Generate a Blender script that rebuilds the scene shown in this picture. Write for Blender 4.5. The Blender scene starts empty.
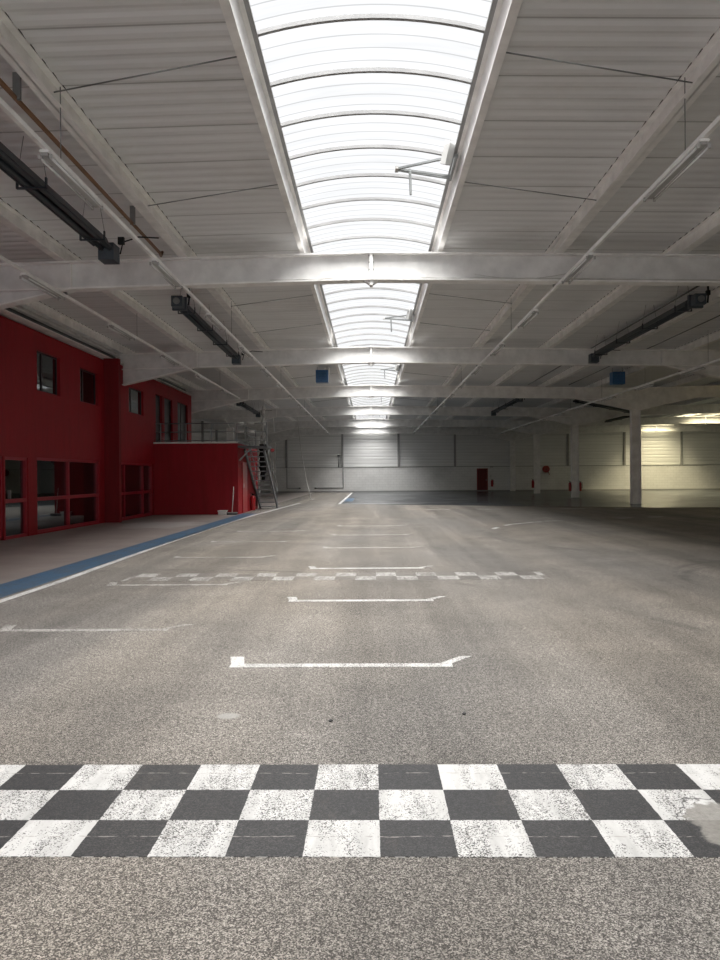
import bpy, math, random
from mathutils import Vector, Matrix
random.seed(4)
S = bpy.context.scene
COL = S.collection
PI = math.pi

# ------------------------------------------------------------------ mesh builder
class MB:
    def __init__(s): s.v = []; s.f = []; s.sm = []
    def add(s, vs, fs, smooth=False):
        o = len(s.v); s.v += [tuple(p) for p in vs]
        s.f += [tuple(i + o for i in f) for f in fs]; s.sm += [smooth] * len(fs); return s
    def box(s, x0, x1, y0, y1, z0, z1):
        x0, x1 = sorted((x0, x1)); y0, y1 = sorted((y0, y1)); z0, z1 = sorted((z0, z1))
        return s.add([(x0,y0,z0),(x1,y0,z0),(x1,y1,z0),(x0,y1,z0),(x0,y0,z1),(x1,y0,z1),(x1,y1,z1),(x0,y1,z1)],
                     [(0,3,2,1),(4,5,6,7),(0,1,5,4),(1,2,6,5),(2,3,7,6),(3,0,4,7)])
    def bar(s, p, q, w, h, up=(0,0,1)):
        p = Vector(p); q = Vector(q); d = (q - p).normalized(); u = Vector(up)
        r = d.cross(u)
        if r.length < 1e-4: r = d.cross(Vector((0,1,0)))
        r.normalize(); u = r.cross(d); r *= w/2; u *= h/2
        vs = [c + a*r + b*u for c in (p, q) for a, b in ((-1,-1),(1,-1),(1,1),(-1,1))]
        return s.add(vs, [(3,2,1,0),(4,5,6,7),(0,1,5,4),(1,2,6,5),(2,3,7,6),(3,0,4,7)])
    def tube(s, pts, r, n=8, cap=True):
        pts = [Vector(p) for p in pts]; N = len(pts); vs = []; pr = None
        for i, p in enumerate(pts):
            d = (pts[min(i+1, N-1)] - pts[max(i-1, 0)]).normalized()
            if pr is None:
                pr = d.cross(Vector((0,0,1)))
                if pr.length < 1e-3: pr = d.cross(Vector((0,1,0)))
            a = (pr - d * pr.dot(d)).normalized(); pr = a; b = d.cross(a)
            rr = r[i] if isinstance(r, (list, tuple)) else r
            vs += [p + rr*(math.cos(2*PI*k/n)*a + math.sin(2*PI*k/n)*b) for k in range(n)]
        fs = [(i*n+k, i*n+(k+1)%n, (i+1)*n+(k+1)%n, (i+1)*n+k) for i in range(N-1) for k in range(n)]
        s.add(vs, fs, True)
        if cap:
            o = len(s.v) - len(vs)
            s.f += [tuple(o+k for k in range(n))[::-1], tuple(o+(N-1)*n+k for k in range(n))]; s.sm += [False, False]
        return s
    def prism(s, poly, axis, a, b):
        """poly in the two other axes (x,z for axis y; y,z for x; x,y for z), extruded a..b"""
        def P(u, v, t): return {'y': (u, t, v), 'x': (t, u, v), 'z': (u, v, t)}[axis]
        n = len(poly)
        vs = [P(u, v, a) for u, v in poly] + [P(u, v, b) for u, v in poly]
        fs = [tuple(range(n))[::-1], tuple(range(n, 2*n))] + [(i, (i+1)%n, (i+1)%n+n, i+n) for i in range(n)]
        return s.add(vs, fs)
    def build(s, name, mat, parent=None):
        me = bpy.data.meshes.new(name); me.from_pydata(s.v, [], s.f); me.materials.append(mat)
        me.polygons.foreach_set('use_smooth', s.sm)
        import bmesh
        bm = bmesh.new(); bm.from_mesh(me); bmesh.ops.recalc_face_normals(bm, faces=bm.faces); bm.to_mesh(me); bm.free()
        me.update()
        o = bpy.data.objects.new(name, me); COL.objects.link(o)
        if parent:
            o.parent = parent; o.matrix_parent_inverse = Matrix.Translation(parent.location).inverted()
        return o

def tag(o, label, cat, group=None, kind=None):
    o['label'] = label; o['category'] = cat
    if group: o['group'] = group
    if kind: o['kind'] = kind
    return o
def thing(name, loc, label, cat, group=None, kind=None):
    o = bpy.data.objects.new(name, None); COL.objects.link(o); o.location = loc; o.empty_display_size = .1
    return tag(o, label, cat, group, kind)
def struct(o, label=None):
    o['kind'] = 'structure'
    if label: o['label'] = label; 
    o['category'] = {'wall':'wall','floor':'floor','ceil':'ceiling','wind':'window','door':'door','trim':'trim','base':'baseboard'}[o.name[:4] if o.name[:4] in ('wall','ceil','wind','door','trim','base') else 'floor']
    return o
def copy_tree(o, loc, label, group=None):
    c = o.copy(); COL.objects.link(c); c.location = loc; c['label'] = label
    if group: c['group'] = group
    for ch in list(o.children):
        d = ch.copy(); COL.objects.link(d); d.parent = c
        for g in list(ch.children):
            e = g.copy(); COL.objects.link(e); e.parent = d
    return c
ORD = ['first','second','third','fourth','fifth','sixth','seventh','eighth','ninth','tenth','eleventh','twelfth','thirteenth','fourteenth','fifteenth','sixteenth']

# ------------------------------------------------------------------ materials
class NT:
    def __init__(s, name):
        s.m = bpy.data.materials.new(name); s.m.use_nodes = True; s.t = s.m.node_tree
        s.t.nodes.clear(); s.out = s.t.nodes.new('ShaderNodeOutputMaterial')
    def n(s, typ, _i=None, **kw):
        nd = s.t.nodes.new(typ)
        for k, v in kw.items(): setattr(nd, k, v)
        for k, v in (_i or {}).items():
            if hasattr(v, 'is_output') or isinstance(v, bpy.types.NodeSocket): s.t.links.new(v, nd.inputs[k])
            else: nd.inputs[k].default_value = v
        return nd
    def pos(s): return s.n('ShaderNodeNewGeometry').outputs['Position']
    def mapv(s, v, sc=(1,1,1), loc=(0,0,0)): return s.n('ShaderNodeMapping', {0: v, 'Scale': sc, 'Location': loc}).outputs[0]
    def noise(s, v, scale, detail=3, rough=.55): return s.n('ShaderNodeTexNoise', {'Vector': v, 'Scale': scale, 'Detail': detail, 'Roughness': rough}).outputs['Fac']
    def math(s, op, a, b=None, c=None, clamp=False):
        i = {0: a}
        if b is not None: i[1] = b
        if c is not None: i[2] = c
        return s.n('ShaderNodeMath', i, operation=op, use_clamp=clamp).outputs[0]
    def rng(s, v, a, b, c=0., d=1.): return s.n('ShaderNodeMapRange', {0: v, 1: a, 2: b, 3: c, 4: d}).outputs[0]
    def mix(s, f, a, b, mode='MIX'):
        nd = s.t.nodes.new('ShaderNodeMix'); nd.data_type = 'RGBA'; nd.blend_type = mode
        for k, v in ((0, f), (6, a), (7, b)):
            if isinstance(v, bpy.types.NodeSocket): s.t.links.new(v, nd.inputs[k])
            else: nd.inputs[k].default_value = (*v, 1) if isinstance(v, tuple) and len(v) == 3 else v
        return nd.outputs[2]
    def ramp(s, f, *stops):
        nd = s.n('ShaderNodeValToRGB', {0: f}); r = nd.color_ramp
        while len(r.elements) < len(stops): r.elements.new(1)
        for e, (p, c) in zip(r.elements, stops): e.position = p; e.color = (*c, 1)
        return nd.outputs[0]
    def sep(s, v): return s.n('ShaderNodeSeparateXYZ', {0: v}).outputs
    def bsdf(s, col, rough=.6, spec=.5, metal=0., bump=None, bs=.3, bd=.01, **kw):
        i = {'Base Color': col if isinstance(col, bpy.types.NodeSocket) else (*col, 1), 'Roughness': rough, 'Metallic': metal, 'Specular IOR Level': spec}
        if bump is not None: i['Normal'] = s.n('ShaderNodeBump', {'Height': bump, 'Strength': bs, 'Distance': bd}).outputs[0]
        i.update(kw)
        b = s.n('ShaderNodeBsdfPrincipled', i); s.t.links.new(b.outputs[0], s.out.inputs[0]); return s.m

def plain(name, col, rough=.5, spec=.5, metal=0., var=.12, sc=3., dirt=None):
    t = NT(name); p = t.pos()
    n = t.noise(p, sc, 4); c = t.mix(1., col, t.n('ShaderNodeCombineColor', {0: t.rng(n, .3, .7, 1-var, 1+var), 1: t.rng(n, .3, .7, 1-var, 1+var), 2: t.rng(n, .3, .7, 1-var, 1+var)}).outputs[0], 'MULTIPLY')
    if dirt: c = t.mix(t.rng(t.noise(p, dirt[1], 5), .5, .75, 0, dirt[2]), c, dirt[0])
    return t.bsdf(c, rough, spec, metal)

def asphalt_nodes(t):
    """worn open-grained asphalt: pale stones in a dark binder, lanes of wear along the hall, stains"""
    p = t.pos()
    vor = t.n('ShaderNodeTexVoronoi', {'Vector': p, 'Scale': 230., 'Randomness': 1.})
    cell = t.sep(vor.outputs['Color'])[0]
    col = t.ramp(cell, (0, (.055,.048,.042)), (.38, (.104,.092,.079)), (.62, (.230,.205,.174)), (1, (.47,.42,.36)))
    fine = t.noise(p, 40, 4, .7)
    col = t.mix(1., col, t.ramp(fine, (.3, (.62,)*3), (.7, (1.28,)*3)), 'MULTIPLY')
    grey = t.rng(t.noise(t.mapv(p, (.32,.1,.3), (2,5,0)), 1., 3), .38, .62)
    col = t.mix(t.math('MULTIPLY', grey, .65), col, t.mix(1., col, (.86,.93,1.04), 'MULTIPLY'))
    lane = t.noise(t.mapv(p, (1.1,.05,1)), 1., 4, .6)
    blot = t.noise(p, .8, 5, .6)
    m = t.math('MULTIPLY', t.rng(lane, .32, .68, .66, 1.26), t.rng(blot, .3, .72, 1.18, .78))
    col = t.mix(1., col, t.n('ShaderNodeCombineColor', {0: m, 1: m, 2: m}).outputs[0], 'MULTIPLY')
    st = t.rng(t.noise(p, .55, 6, .65), .6, .74, 0, .35)
    col = t.mix(st, col, (.05,.047,.043))
    return p, cell, col, fine

def ring(t, p, cx, cy, r, w):
    x, y, z = t.sep(p)
    dx = t.math('SUBTRACT', x, cx); dy = t.math('SUBTRACT', y, cy)
    d = t.math('SQRT', t.math('ADD', t.math('MULTIPLY', dx, dx), t.math('MULTIPLY', dy, dy)))
    e = t.math('ABSOLUTE', t.math('SUBTRACT', d, r))
    return t.rng(e, w*.4, w, 1, 0)

def mat_asphalt():
    t = NT('worn_asphalt'); p, cell, col, fine = asphalt_nodes(t)
    br = t.rng(t.noise(p, .9, 3), .45, .6)
    for cx, cy, r, w, k in ((6.2, 9.5, 2.0, .09, .5), (6.5, 9.8, 2.3, .07, .4), (-3, 5, 6.2, .1, .35), (9, 17, 6, .12, .4), (9.3, 17, 6.5, .1, .35)):
        f = t.math('MULTIPLY', t.math('MULTIPLY', ring(t, p, cx, cy, r, w), br), k)
        col = t.mix(f, col, (.045,.043,.042))
    # pale smudge of old filler in front of the first grid box
    x, y, z = t.sep(p)
    dx = t.math('MULTIPLY', t.math('SUBTRACT', x, -.857), 14.); dy = t.math('MULTIPLY', t.math('SUBTRACT', y, 4.335), 17.)
    e = t.math('ADD', t.math('MULTIPLY', dx, dx), t.math('MULTIPLY', dy, dy))
    col = t.mix(t.rng(e, .5, 1.15, .75, 0), col, (.36,.35,.33))
    return t.bsdf(col, .78, .3, bump=cell, bs=.25, bd=.004)

def mat_paint(name, colr, wear=.5, amount=1., streak=(1.2,.12), seam=None, rough=.55):
    """paint on asphalt; where it is worn the asphalt's own stones show"""
    t = NT(name); p, cell, col, fine = asphalt_nodes(t)
    big = t.noise(t.mapv(p, (streak[0], streak[1], 1)), 6., 4, .6)
    big2 = t.noise(p, 2.3, 4, .6)
    w = t.math('ADD', t.rng(big, .3, .7, -.22, .22), t.rng(big2, .3, .7, -.25, .25))
    thr = t.math('ADD', w, wear)
    f = t.math('SUBTRACT', cell, thr)
    f = t.math('MULTIPLY', t.rng(f, -.08, .1), amount)
    pc = t.mix(t.rng(t.noise(p, 3.1, 5, .65), .35, .75, 0, .5), colr, tuple(c*.72 for c in colr))
    c = t.mix(f, col, pc)
    return t.bsdf(c, rough, .35, bump=cell, bs=.2, bd=.003)

def mat_checker(name, x0, y0, cell_w, cell_h, rows_black0, wear_w, wear_b, amount_w=1., amount_b=1., white=(.72,.71,.69), black=(.022,.023,.026), patch=False):
    """two-colour squares laid out in metres on the floor, each square worn by its own amount"""
    t = NT(name); p, cell, col, fine = asphalt_nodes(t)
    x, y, z = t.sep(p)
    ang = .006
    u = t.math('DIVIDE', t.math('SUBTRACT', x, x0), cell_w); v = t.math('DIVIDE', t.math('SUBTRACT', y, y0), cell_h)
    u = t.math('ADD', u, t.math('MULTIPLY', t.math('SUBTRACT', t.noise(p, 22, 2), .5), .025)); v = t.math('ADD', v, t.math('MULTIPLY', t.math('SUBTRACT', t.noise(p, 25, 2), .5), .02))
    fu = t.math('FLOOR', u); fv = t.math('FLOOR', v)
    par = t.math('MODULO', t.math('ADD', t.math('ADD', fu, fv), 100 + rows_black0), 2.)
    cid = t.n('ShaderNodeTexWhiteNoise', {'Vector': t.n('ShaderNodeCombineXYZ', {0: fu, 1: fv}).outputs[0]}, noise_dimensions='3D').outputs['Value']
    big = t.noise(t.mapv(p, (3.2,.5,1)), 4., 4, .6); big2 = t.noise(p, 4.5, 4, .6)
    w = t.math('ADD', t.rng(big, .3, .7, -.28, .28), t.rng(big2, .3, .7, -.2, .2))
    w = t.math('ADD', w, t.rng(cid, 0, 1, -.18, .14))
    fw = t.math('MULTIPLY', t.rng(t.math('SUBTRACT', cell, t.math('ADD', w, wear_w)), -.06, .12), amount_w)
    fb = t.math('MULTIPLY', t.rng(t.math('SUBTRACT', cell, t.math('ADD', w, wear_b)), -.06, .12), amount_b)
    wc = t.mix(t.rng(t.noise(t.mapv(p, (4,.8,1)), 3., 5, .65), .42, .72, 0, .75), white, tuple(c*.62 for c in white))
    bc = t.mix(t.rng(fine, .4, .75, 0, .6), black, tuple(c*1.7 for c in black))
    base = t.mix(.55, col, (.10,.098,.095)) if patch else col
    if not patch: amount_w = t.math('MULTIPLY', t.rng(t.math('ABSOLUTE', t.math('SUBTRACT', x, .25)), .5, 3.2, 1, .30), amount_w)
    cw = t.mix(fw, base, wc); cb = t.mix(fb, col, bc)
    c = t.mix(par, cw, cb)
    if patch:
        for yy in (3.49, 2.876):     # two fine saw cuts across the line
            d = t.math('ABSOLUTE', t.math('SUBTRACT', t.math('ADD', y, t.math('MULTIPLY', t.math('SUBTRACT', t.noise(p, 7, 4), .5), .03)), yy))
            c = t.mix(t.math('MULTIPLY', t.rng(d, .001, .005, 1, 0), t.rng(t.noise(p, 26, 2), .42, .58, .0, .9)), c, (.33,.31,.29))
        # mortar repair eating into the right end, ringed by a crack
        dx = t.math('SUBTRACT', x, 1.47); dy = t.math('SUBTRACT', y, 2.96)
        r = t.math('SQRT', t.math('ADD', t.math('MULTIPLY', dx, dx), t.math('MULTIPLY', t.math('MULTIPLY', dy, dy), .62)))
        r = t.math('ADD', r, t.math('MULTIPLY', t.math('SUBTRACT', t.noise(p, 5, 4, .6), .5), .22))
        c = t.mix(t.rng(r, .165, .182, .9, 0), c, t.mix(fine, (.12,.115,.105), (.36,.34,.31)))
        cr = t.math('ABSOLUTE', t.math('SUBTRACT', r, .21))
        c = t.mix(t.rng(cr, .002, .007, .8, 0), c, (.03,.03,.03))
    return t.bsdf(c, .62, .35, bump=cell, bs=.22, bd=.003)

def mat_walkway():
    t = NT('smooth_concrete'); p = t.pos()
    n = t.noise(p, 1.1, 6, .6); n2 = t.noise(p, 60, 3)
    c = t.ramp(n, (.3, (.20,.172,.158)), (.7, (.31,.27,.25)))
    c = t.mix(.25, c, t.ramp(n2, (.3, (.16,.14,.125)), (.7, (.38,.335,.31))))
    x, y, z = t.sep(p)   # spilt pale dust near the second window
    dx = t.math('MULTIPLY', t.math('ADD', x, 6.4), .75); dy = t.math('MULTIPLY', t.math('SUBTRACT', y, 21.9), .62)
    e = t.math('ADD', t.math('ADD', t.math('MULTIPLY', dx, dx), t.math('MULTIPLY', dy, dy)), t.rng(t.noise(p, 1.8, 5, .65), .3, .7, -.6, .6))
    c = t.mix(t.rng(e, .4, 1.2, .7, 0), c, (.46,.45,.44))
    return t.bsdf(c, .48, .4)

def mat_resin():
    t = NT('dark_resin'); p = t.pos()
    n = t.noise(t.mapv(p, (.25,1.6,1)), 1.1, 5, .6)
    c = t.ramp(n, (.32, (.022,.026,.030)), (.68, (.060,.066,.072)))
    c = t.mix(t.rng(t.noise(t.mapv(p, (.12,1.4,1)), 1., 5), .56, .66, 0, .6), c, (.19,.195,.20))  # pale streaks paint glints into the resin colour
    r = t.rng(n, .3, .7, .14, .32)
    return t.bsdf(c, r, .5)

def mat_red(name, col, streaks=True):
    t = NT(name); p = t.pos()
    n = t.noise(t.mapv(p, (2.5,2.5,.35)), 2.2, 5, .65); f = t.noise(p, 55, 4, .7)
    c = t.mix(t.rng(n, .35, .7, 0, .6), col, tuple(a*.58 for a in col))
    return t.bsdf(c, .62, .3, bump=f, bs=.5 if streaks else .15, bd=.01)

def mat_deck():
    t = NT('white_roof_deck'); p = t.pos(); x, y, z = t.sep(p)
    n = t.noise(t.mapv(p, (.25,1.6,1)), 1.3, 4)
    c = t.ramp(n, (.3, (.72,.725,.73)), (.7, (.78,.785,.79)))
    m = t.math('ABSOLUTE', t.math('SUBTRACT', t.math('MODULO', t.math('ADD', y, 20.02), 1.05), .525))
    c = t.mix(t.rng(m, .505, .517, 0, .55), c, (.16,.155,.15))       # sheet laps
    c = t.mix(t.rng(t.noise(p, .5, 5, .6), .55, .8, 0, .35), c, (.42,.40,.37))
    return t.bsdf(c, .55, .35)

def mat_cladding(name, col, pitch):
    t = NT(name); p = t.pos(); x, y, z = t.sep(p)
    w = t.math('ABSOLUTE', t.math('SUBTRACT', t.math('MODULO', t.math('ADD', z, 5.), pitch), pitch/2))
    n = t.noise(t.mapv(p, (.35,1,1.5)), .9, 5, .6)
    c = t.mix(t.rng(n, .35, .7, 0, .5), col, tuple(a*.8 for a in col))
    c = t.mix(t.rng(w, pitch*.40, pitch*.5, 0, .3), c, tuple(a*.45 for a in col))
    return t.bsdf(c, .6, .3, bump=t.rng(w, pitch*.36, pitch*.48, 1, 0), bs=.6, bd=.03)

def mat_closure():  # painted shade gaps under the deck
    t = NT('foam_closures'); p = t.pos(); x, y, z = t.sep(p)     # dark dashes paint the shaded gaps between deck ribs and purlin
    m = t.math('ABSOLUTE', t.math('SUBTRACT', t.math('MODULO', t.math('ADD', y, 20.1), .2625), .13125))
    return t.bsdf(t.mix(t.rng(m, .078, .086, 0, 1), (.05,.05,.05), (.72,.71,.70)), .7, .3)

def mat_block():
    t = NT('painted_blockwork'); p = t.pos(); x, y, z = t.sep(p)
    br = t.n('ShaderNodeTexBrick', {'Vector': t.n('ShaderNodeCombineXYZ', {0: x, 1: z, 2: 0.}).outputs[0], 'Color1': (.82,.815,.80,1), 'Color2': (.78,.775,.76,1), 'Mortar': (.64,.635,.62,1), 'Scale': 1., 'Mortar Size': .008, 'Brick Width': .5, 'Row Height': .22})
    c = t.mix(t.rng(t.noise(p, .6, 5, .6), .45, .75, 0, .4), br.outputs[0], (.45,.44,.42))
    return t.bsdf(c, .65, .3)

def mat_glazing(name, col, strength, line=.3):  # glowing pane for the fill windows added behind the camera
    t = NT(name); p = t.pos(); x, y, z = t.sep(p)
    m = t.math('ABSOLUTE', t.math('SUBTRACT', t.math('MODULO', t.math('ADD', y, 20.), 1.025/4), 1.025/8))
    f = t.rng(m, 1.025/8 - .014, 1.025/8 - .005, 1., line)
    f2 = t.rng(t.noise(t.mapv(p, (.3,3,1)), 2., 3), .3, .7, .92, 1.08)
    e = t.n('ShaderNodeEmission', {0: (*col, 1), 1: t.math('MULTIPLY', t.math('MULTIPLY', f, f2), strength)})
    t.t.links.new(e.outputs[0], t.out.inputs[0]); return t.m

def mat_rooflight(name, clear, glow, line=.68):
    """thin opal sheet: lets sky light through, glows a little itself; the sheet's ribs are denser"""
    t = NT(name); p = t.pos(); x, y, z = t.sep(p)
    m = t.math('ABSOLUTE', t.math('SUBTRACT', t.math('MODULO', t.math('ADD', y, 20.), 1.025/4), 1.025/8))
    f = t.rng(m, 1.025/8 - .016, 1.025/8 - .004, 1., line)
    f = t.math('MULTIPLY', f, t.rng(t.noise(t.mapv(p, (.3,3,1)), 2., 3), .3, .7, .93, 1.07))
    cc = t.mix(1., clear, t.n('ShaderNodeCombineColor', {0: f, 1: f, 2: f}).outputs[0], 'MULTIPLY')
    tr = t.n('ShaderNodeBsdfTransparent', {0: cc}); e = t.n('ShaderNodeEmission', {0: (*glow, 1), 1: f})
    a_ = t.n('ShaderNodeAddShader', {0: tr.outputs[0], 1: e.outputs[0]})
    t.t.links.new(a_.outputs[0], t.out.inputs[0]); return t.m

def mat_glass():
    t = NT('window_glass')
    fr = t.n('ShaderNodeFresnel', {0: 1.52}).outputs[0]
    tr = t.n('ShaderNodeBsdfTransparent', {0: (.40,.46,.45,1)}); gl = t.n('ShaderNodeBsdfGlossy', {0: (.9,.95,.97,1), 'Roughness': .02})
    mx = t.n('ShaderNodeMixShader', {0: t.math('MULTIPLY', fr, 1.6, clamp=True), 1: tr.outputs[0], 2: gl.outputs[0]})
    t.t.links.new(mx.outputs[0], t.out.inputs[0]); return t.m

SKY = 9.0; FRONT = 3.8
M = dict(
    asphalt=mat_asphalt(), walk=mat_walkway(), resin=mat_resin(), deck=mat_deck(), block=mat_block(),
    clad=mat_cladding('ribbed_wall_cladding', (.80,.80,.79), .30), sidewall=mat_cladding('ribbed_side_cladding', (.76,.76,.75), .30),
    steel=plain('white_painted_steel', (.88,.87,.855), .45, .4, dirt=((.55,.52,.48), 1.2, .3)),
    purlin=plain('white_purlin_steel', (.88,.87,.855), .5, .4),
    web=plain('dusty_white_steel', (.74,.735,.725), .5, .4),  # darker copy of the steel, painting shade onto the beam webs
    post=plain('grey_wall_post', (.30,.30,.295), .5, .4),
    closure=mat_closure(),  # dark dashes painting the shaded gaps under the deck
    galv=plain('galvanised_steel', (.24,.25,.25), .42, .5, .6, sc=9),
    dgrey=plain('dark_grey_steel', (.11,.115,.12), .5, .4, sc=9),
    heater=plain('dark_heater_steel', (.028,.036,.045), .45, .45, sc=12),
    heater_box=plain('slate_heater_casing', (.06,.075,.09), .5, .4, sc=9),
    rail=plain('white_track', (.9,.9,.89), .35, .5),
    lampbody=plain('grey_batten_housing', (.42,.42,.41), .5, .4),
    tube=plain('unlit_tube_glass', (.74,.75,.75), .2, .6, var=.03),
    copper=plain('brown_pipe', (.20,.105,.055), .5, .4),
    cable=plain('pale_cable', (.55,.54,.52), .6, .3), black=plain('black_rubber', (.015,.015,.016), .6, .3),
    red=mat_red('red_plaster', (.30,.007,.014)), reddark=mat_red('red_pillar_paint', (.20,.005,.009), False),
    redframe=plain('red_frame_paint', (.34,.012,.026), .4, .5, sc=6), redgloss=plain('red_gloss', (.30,.010,.013), .3, .5, sc=8),
    darkpanel=plain('dark_door_panel', (.02,.018,.02), .4, .4), darkframe=plain('dark_window_frame', (.03,.02,.022), .5, .4), reddoor=plain('dark_red_door_paint', (.13,.008,.010), .45, .4), blue=plain('blue_casing', (.03,.12,.28), .4, .5, sc=8),
    glass=mat_glass(), sheet=mat_rooflight('opal_roof_sheet', (.55,.55,.55), (.42,.42,.42)), sheet2=mat_rooflight('yellowed_roof_sheet', (.78,.69,.44), (.85,.78,.54)),
    daylight=mat_glazing('opal_window_pane', (.97,.98,1.), FRONT, .9),  # glowing fill panes added behind the camera
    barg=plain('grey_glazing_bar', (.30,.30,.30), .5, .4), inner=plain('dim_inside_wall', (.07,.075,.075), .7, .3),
    white=mat_paint('worn_white_paint', (.66,.65,.63), .30), whitef=mat_paint('faded_white_paint', (.62,.60,.57), .52, .85),
    bluep=mat_paint('worn_blue_paint', (.045,.12,.215), .20, .92, (1.5,.3)), white2=mat_paint('white_edge_paint', (.72,.72,.71), .22),
    check=mat_checker('start_squares', .025, 2.722, .2905, .2915, 1, .17, -.10, .9, .88, white=(.66,.655,.64), patch=True),
    check2=mat_checker('faded_squares', .062, 10.0, .287, .38, 1, .42, .62, .72, .3, (.60,.585,.56), (.06,.06,.06)),
    pale=plain('pale_plastic', (.62,.62,.60), .55, .3), darkcloth=plain('black_fabric', (.012,.012,.013), .9, .1), palecloth=plain('pale_fabric', (.5,.5,.49), .9, .1, var=.4, sc=9),
    straw=plain('broom_grey', (.3,.3,.3), .7, .2),
)
asp = M['asphalt']

# ------------------------------------------------------------------ dimensions (metres; X right, Y along the hall, Z up)
YB, YE = -6.0, 64.9
YS = 1.0                                  # where the skylights begin
BEAMS = [14.12 + 10.21*k for k in range(5)] + [64.35]
XL, XC, XR = -12.6, 12.4, 37.4           # hall's left wall, column line, far right wall
XF = -8.44                               # face of the red offices
R1, R2 = .03, 24.9                       # ridges
SL = .02
def ztop(x): return 5.70 - SL*min(abs(x-R1), abs(x-R2))     # top of roof beams
PH = .25                                  # purlin depth

# ------------------------------------------------------------------ floor, walls, ceiling
struct(MB().box(-4.98, XR, YB, YE, -.2, 0).build('floor', asp), 'worn brown grey asphalt floor of the hall')
struct(MB().box(XL, -4.98, YB, YE, -.2, 0).build('floor_walkway', M['walk']), 'smooth concrete walkway floor beside the red offices')
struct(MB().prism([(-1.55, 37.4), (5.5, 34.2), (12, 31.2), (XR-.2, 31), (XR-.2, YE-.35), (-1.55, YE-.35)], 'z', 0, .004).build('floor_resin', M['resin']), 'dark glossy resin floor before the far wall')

b = MB(); pitch = 1.05/4; N = int((YE - YB)/pitch)
prof = []
for i in range(N):
    y = YB + i*pitch
    prof += [(y, 0), (y+.085, 0), (y+.145, .012), (y+.2025, .012)]
prof.append((YB + N*pitch, 0)); prof.append((YE+.3, 0))
for xa, xb, full in ((XL-.3, R1-1.385, 1), (R1-1.385, R1, 0), (R1, R1+1.385, 0), (R1+1.385, XC+.06, 1), (XC+.06, R2-1.385, 1), (R2-1.385, R2, 0), (R2, R2+1.385, 0), (R2+1.385, XR+.3, 1)):
    vs = []
    for y, dz in (prof if full else [p for p in prof if p[0] < YS]):
        for x in (xa, xb):
            vs.append((x, y, ztop(x) + PH + .002 + dz))
    b.add(vs, [(2*i, 2*i+1, 2*i+3, 2*i+2) for i in range(len(vs)//2-1)])
struct(b.build('ceiling', M['deck']), 'white ribbed metal roof deck')

# far wall: blockwork below, recessed ribbed cladding above
def wall_cells(ax, pos, thick, u0, u1, z0, z1, holes):
    """wall slab in one mesh, normal along ax, with rectangular openings (u0,u1,z0,z1)"""
    mb = MB(); us = sorted({u0, u1, *[h[0] for h in holes], *[h[1] for h in holes]}); zs = sorted({z0, z1, *[h[2] for h in holes], *[h[3] for h in holes]})
    us = [u for u in us if u0 <= u <= u1]; zs = [z for z in zs if z0 <= z <= z1]
    for i in range(len(us)-1):
        for j in range(len(zs)-1):
            uc = (us[i]+us[i+1])/2; zc = (zs[j]+zs[j+1])/2
            if any(h[0] < uc < h[1] and h[2] < zc < h[3] for h in holes): continue
            if ax == 'x': mb.box(pos, pos+thick, us[i], us[i+1], zs[j], zs[j+1])
            else: mb.box(us[i], us[i+1], pos, pos+thick, zs[j], zs[j+1])
    return mb
YW = 64.62
struct(wall_cells('y', YW, .35, XL, XR, 0, 2.2, [(9.31, 10.27, -.01, 2.02)]).build('wall_back', M['block']), 'white blockwork lower part of the far wall')
struct(MB().box(XL, XR, YW+.14, YW+.35, 2.2, 6.4).build('wall_back_upper', M['clad']), 'ribbed white cladding on the upper far wall')
struct(MB().box(XL-.25, XL, YB, YE, 0, 6.2).build('wall_left', M['sidewall']), 'pale ribbed left wall behind the mezzanine')
struct(MB().box(XR, XR+.25, YB, YE, 0, 6.2).build('wall_right', M['sidewall']), 'pale wall on the far right of the second nave')
FW = [(-7.6 + 3.4*i, -7.6 + 3.4*i + 3.1, .9, 4.7) for i in range(3)]
struct(wall_cells('y', YB-.25, .25, XL, XR, 0, 6.6, FW).build('wall_front', M['block']), 'pale wall behind the viewer')
for i, (xa, xb, za, zb_) in enumerate(FW):  # unseen glowing windows, added to brighten the near ceiling
    g = struct(MB().box(xa, xb, YB-.16, YB-.14, za, zb_).build(f'window_{20+i}', M['daylight']), f'{ORD[i]} added glowing pane in the wall behind the viewer')
    MB().box(xa, xa+.06, YB-.2, YB-.08, za, zb_).box(xb-.06, xb, YB-.2, YB-.08, za, zb_).box(xa, xb, YB-.2, YB-.08, za, za+.06).box(xa, xb, YB-.2, YB-.08, zb_-.06, zb_).box(xa, xb, YB-.19, YB-.09, 2.6, 2.66).build('window_frame', M['post'], g)  # frame around the added glowing pane
struct(MB().box(XL, XR, YW-.03, YW+.14, 2.17, 2.215).build('trim_1', M['post']), 'grey ledge along the far wall top of blockwork')
struct(MB().box(XL, XR, YW-.01, YW, 0, .12).build('baseboard_back', M['post']), 'grey skirting strip along the far wall')
# wall posts
posts = [-12.42 + 4.955*k for k in range(10)]
for k, x in enumerate(posts):
    o = MB().box(x-.09, x+.09, YW+.0, YW+.14, 2.215, 5.5).build('wall_post', M['post'])
    tag(o, f'{ORD[k]} grey cladding post from the left on the far wall', 'post', 'cladding posts on the far wall')
lp = [49.5, 54.45, 59.4]
for k, y in enumerate(lp):
    o = MB().box(XL, XL+.16, y-.1, y+.1, 0, 5.6).build('wall_post', M['post'])
    tag(o, f'{ORD[k]} grey post on the left side wall beyond the mezzanine', 'post', 'posts on the left side wall')

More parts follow.
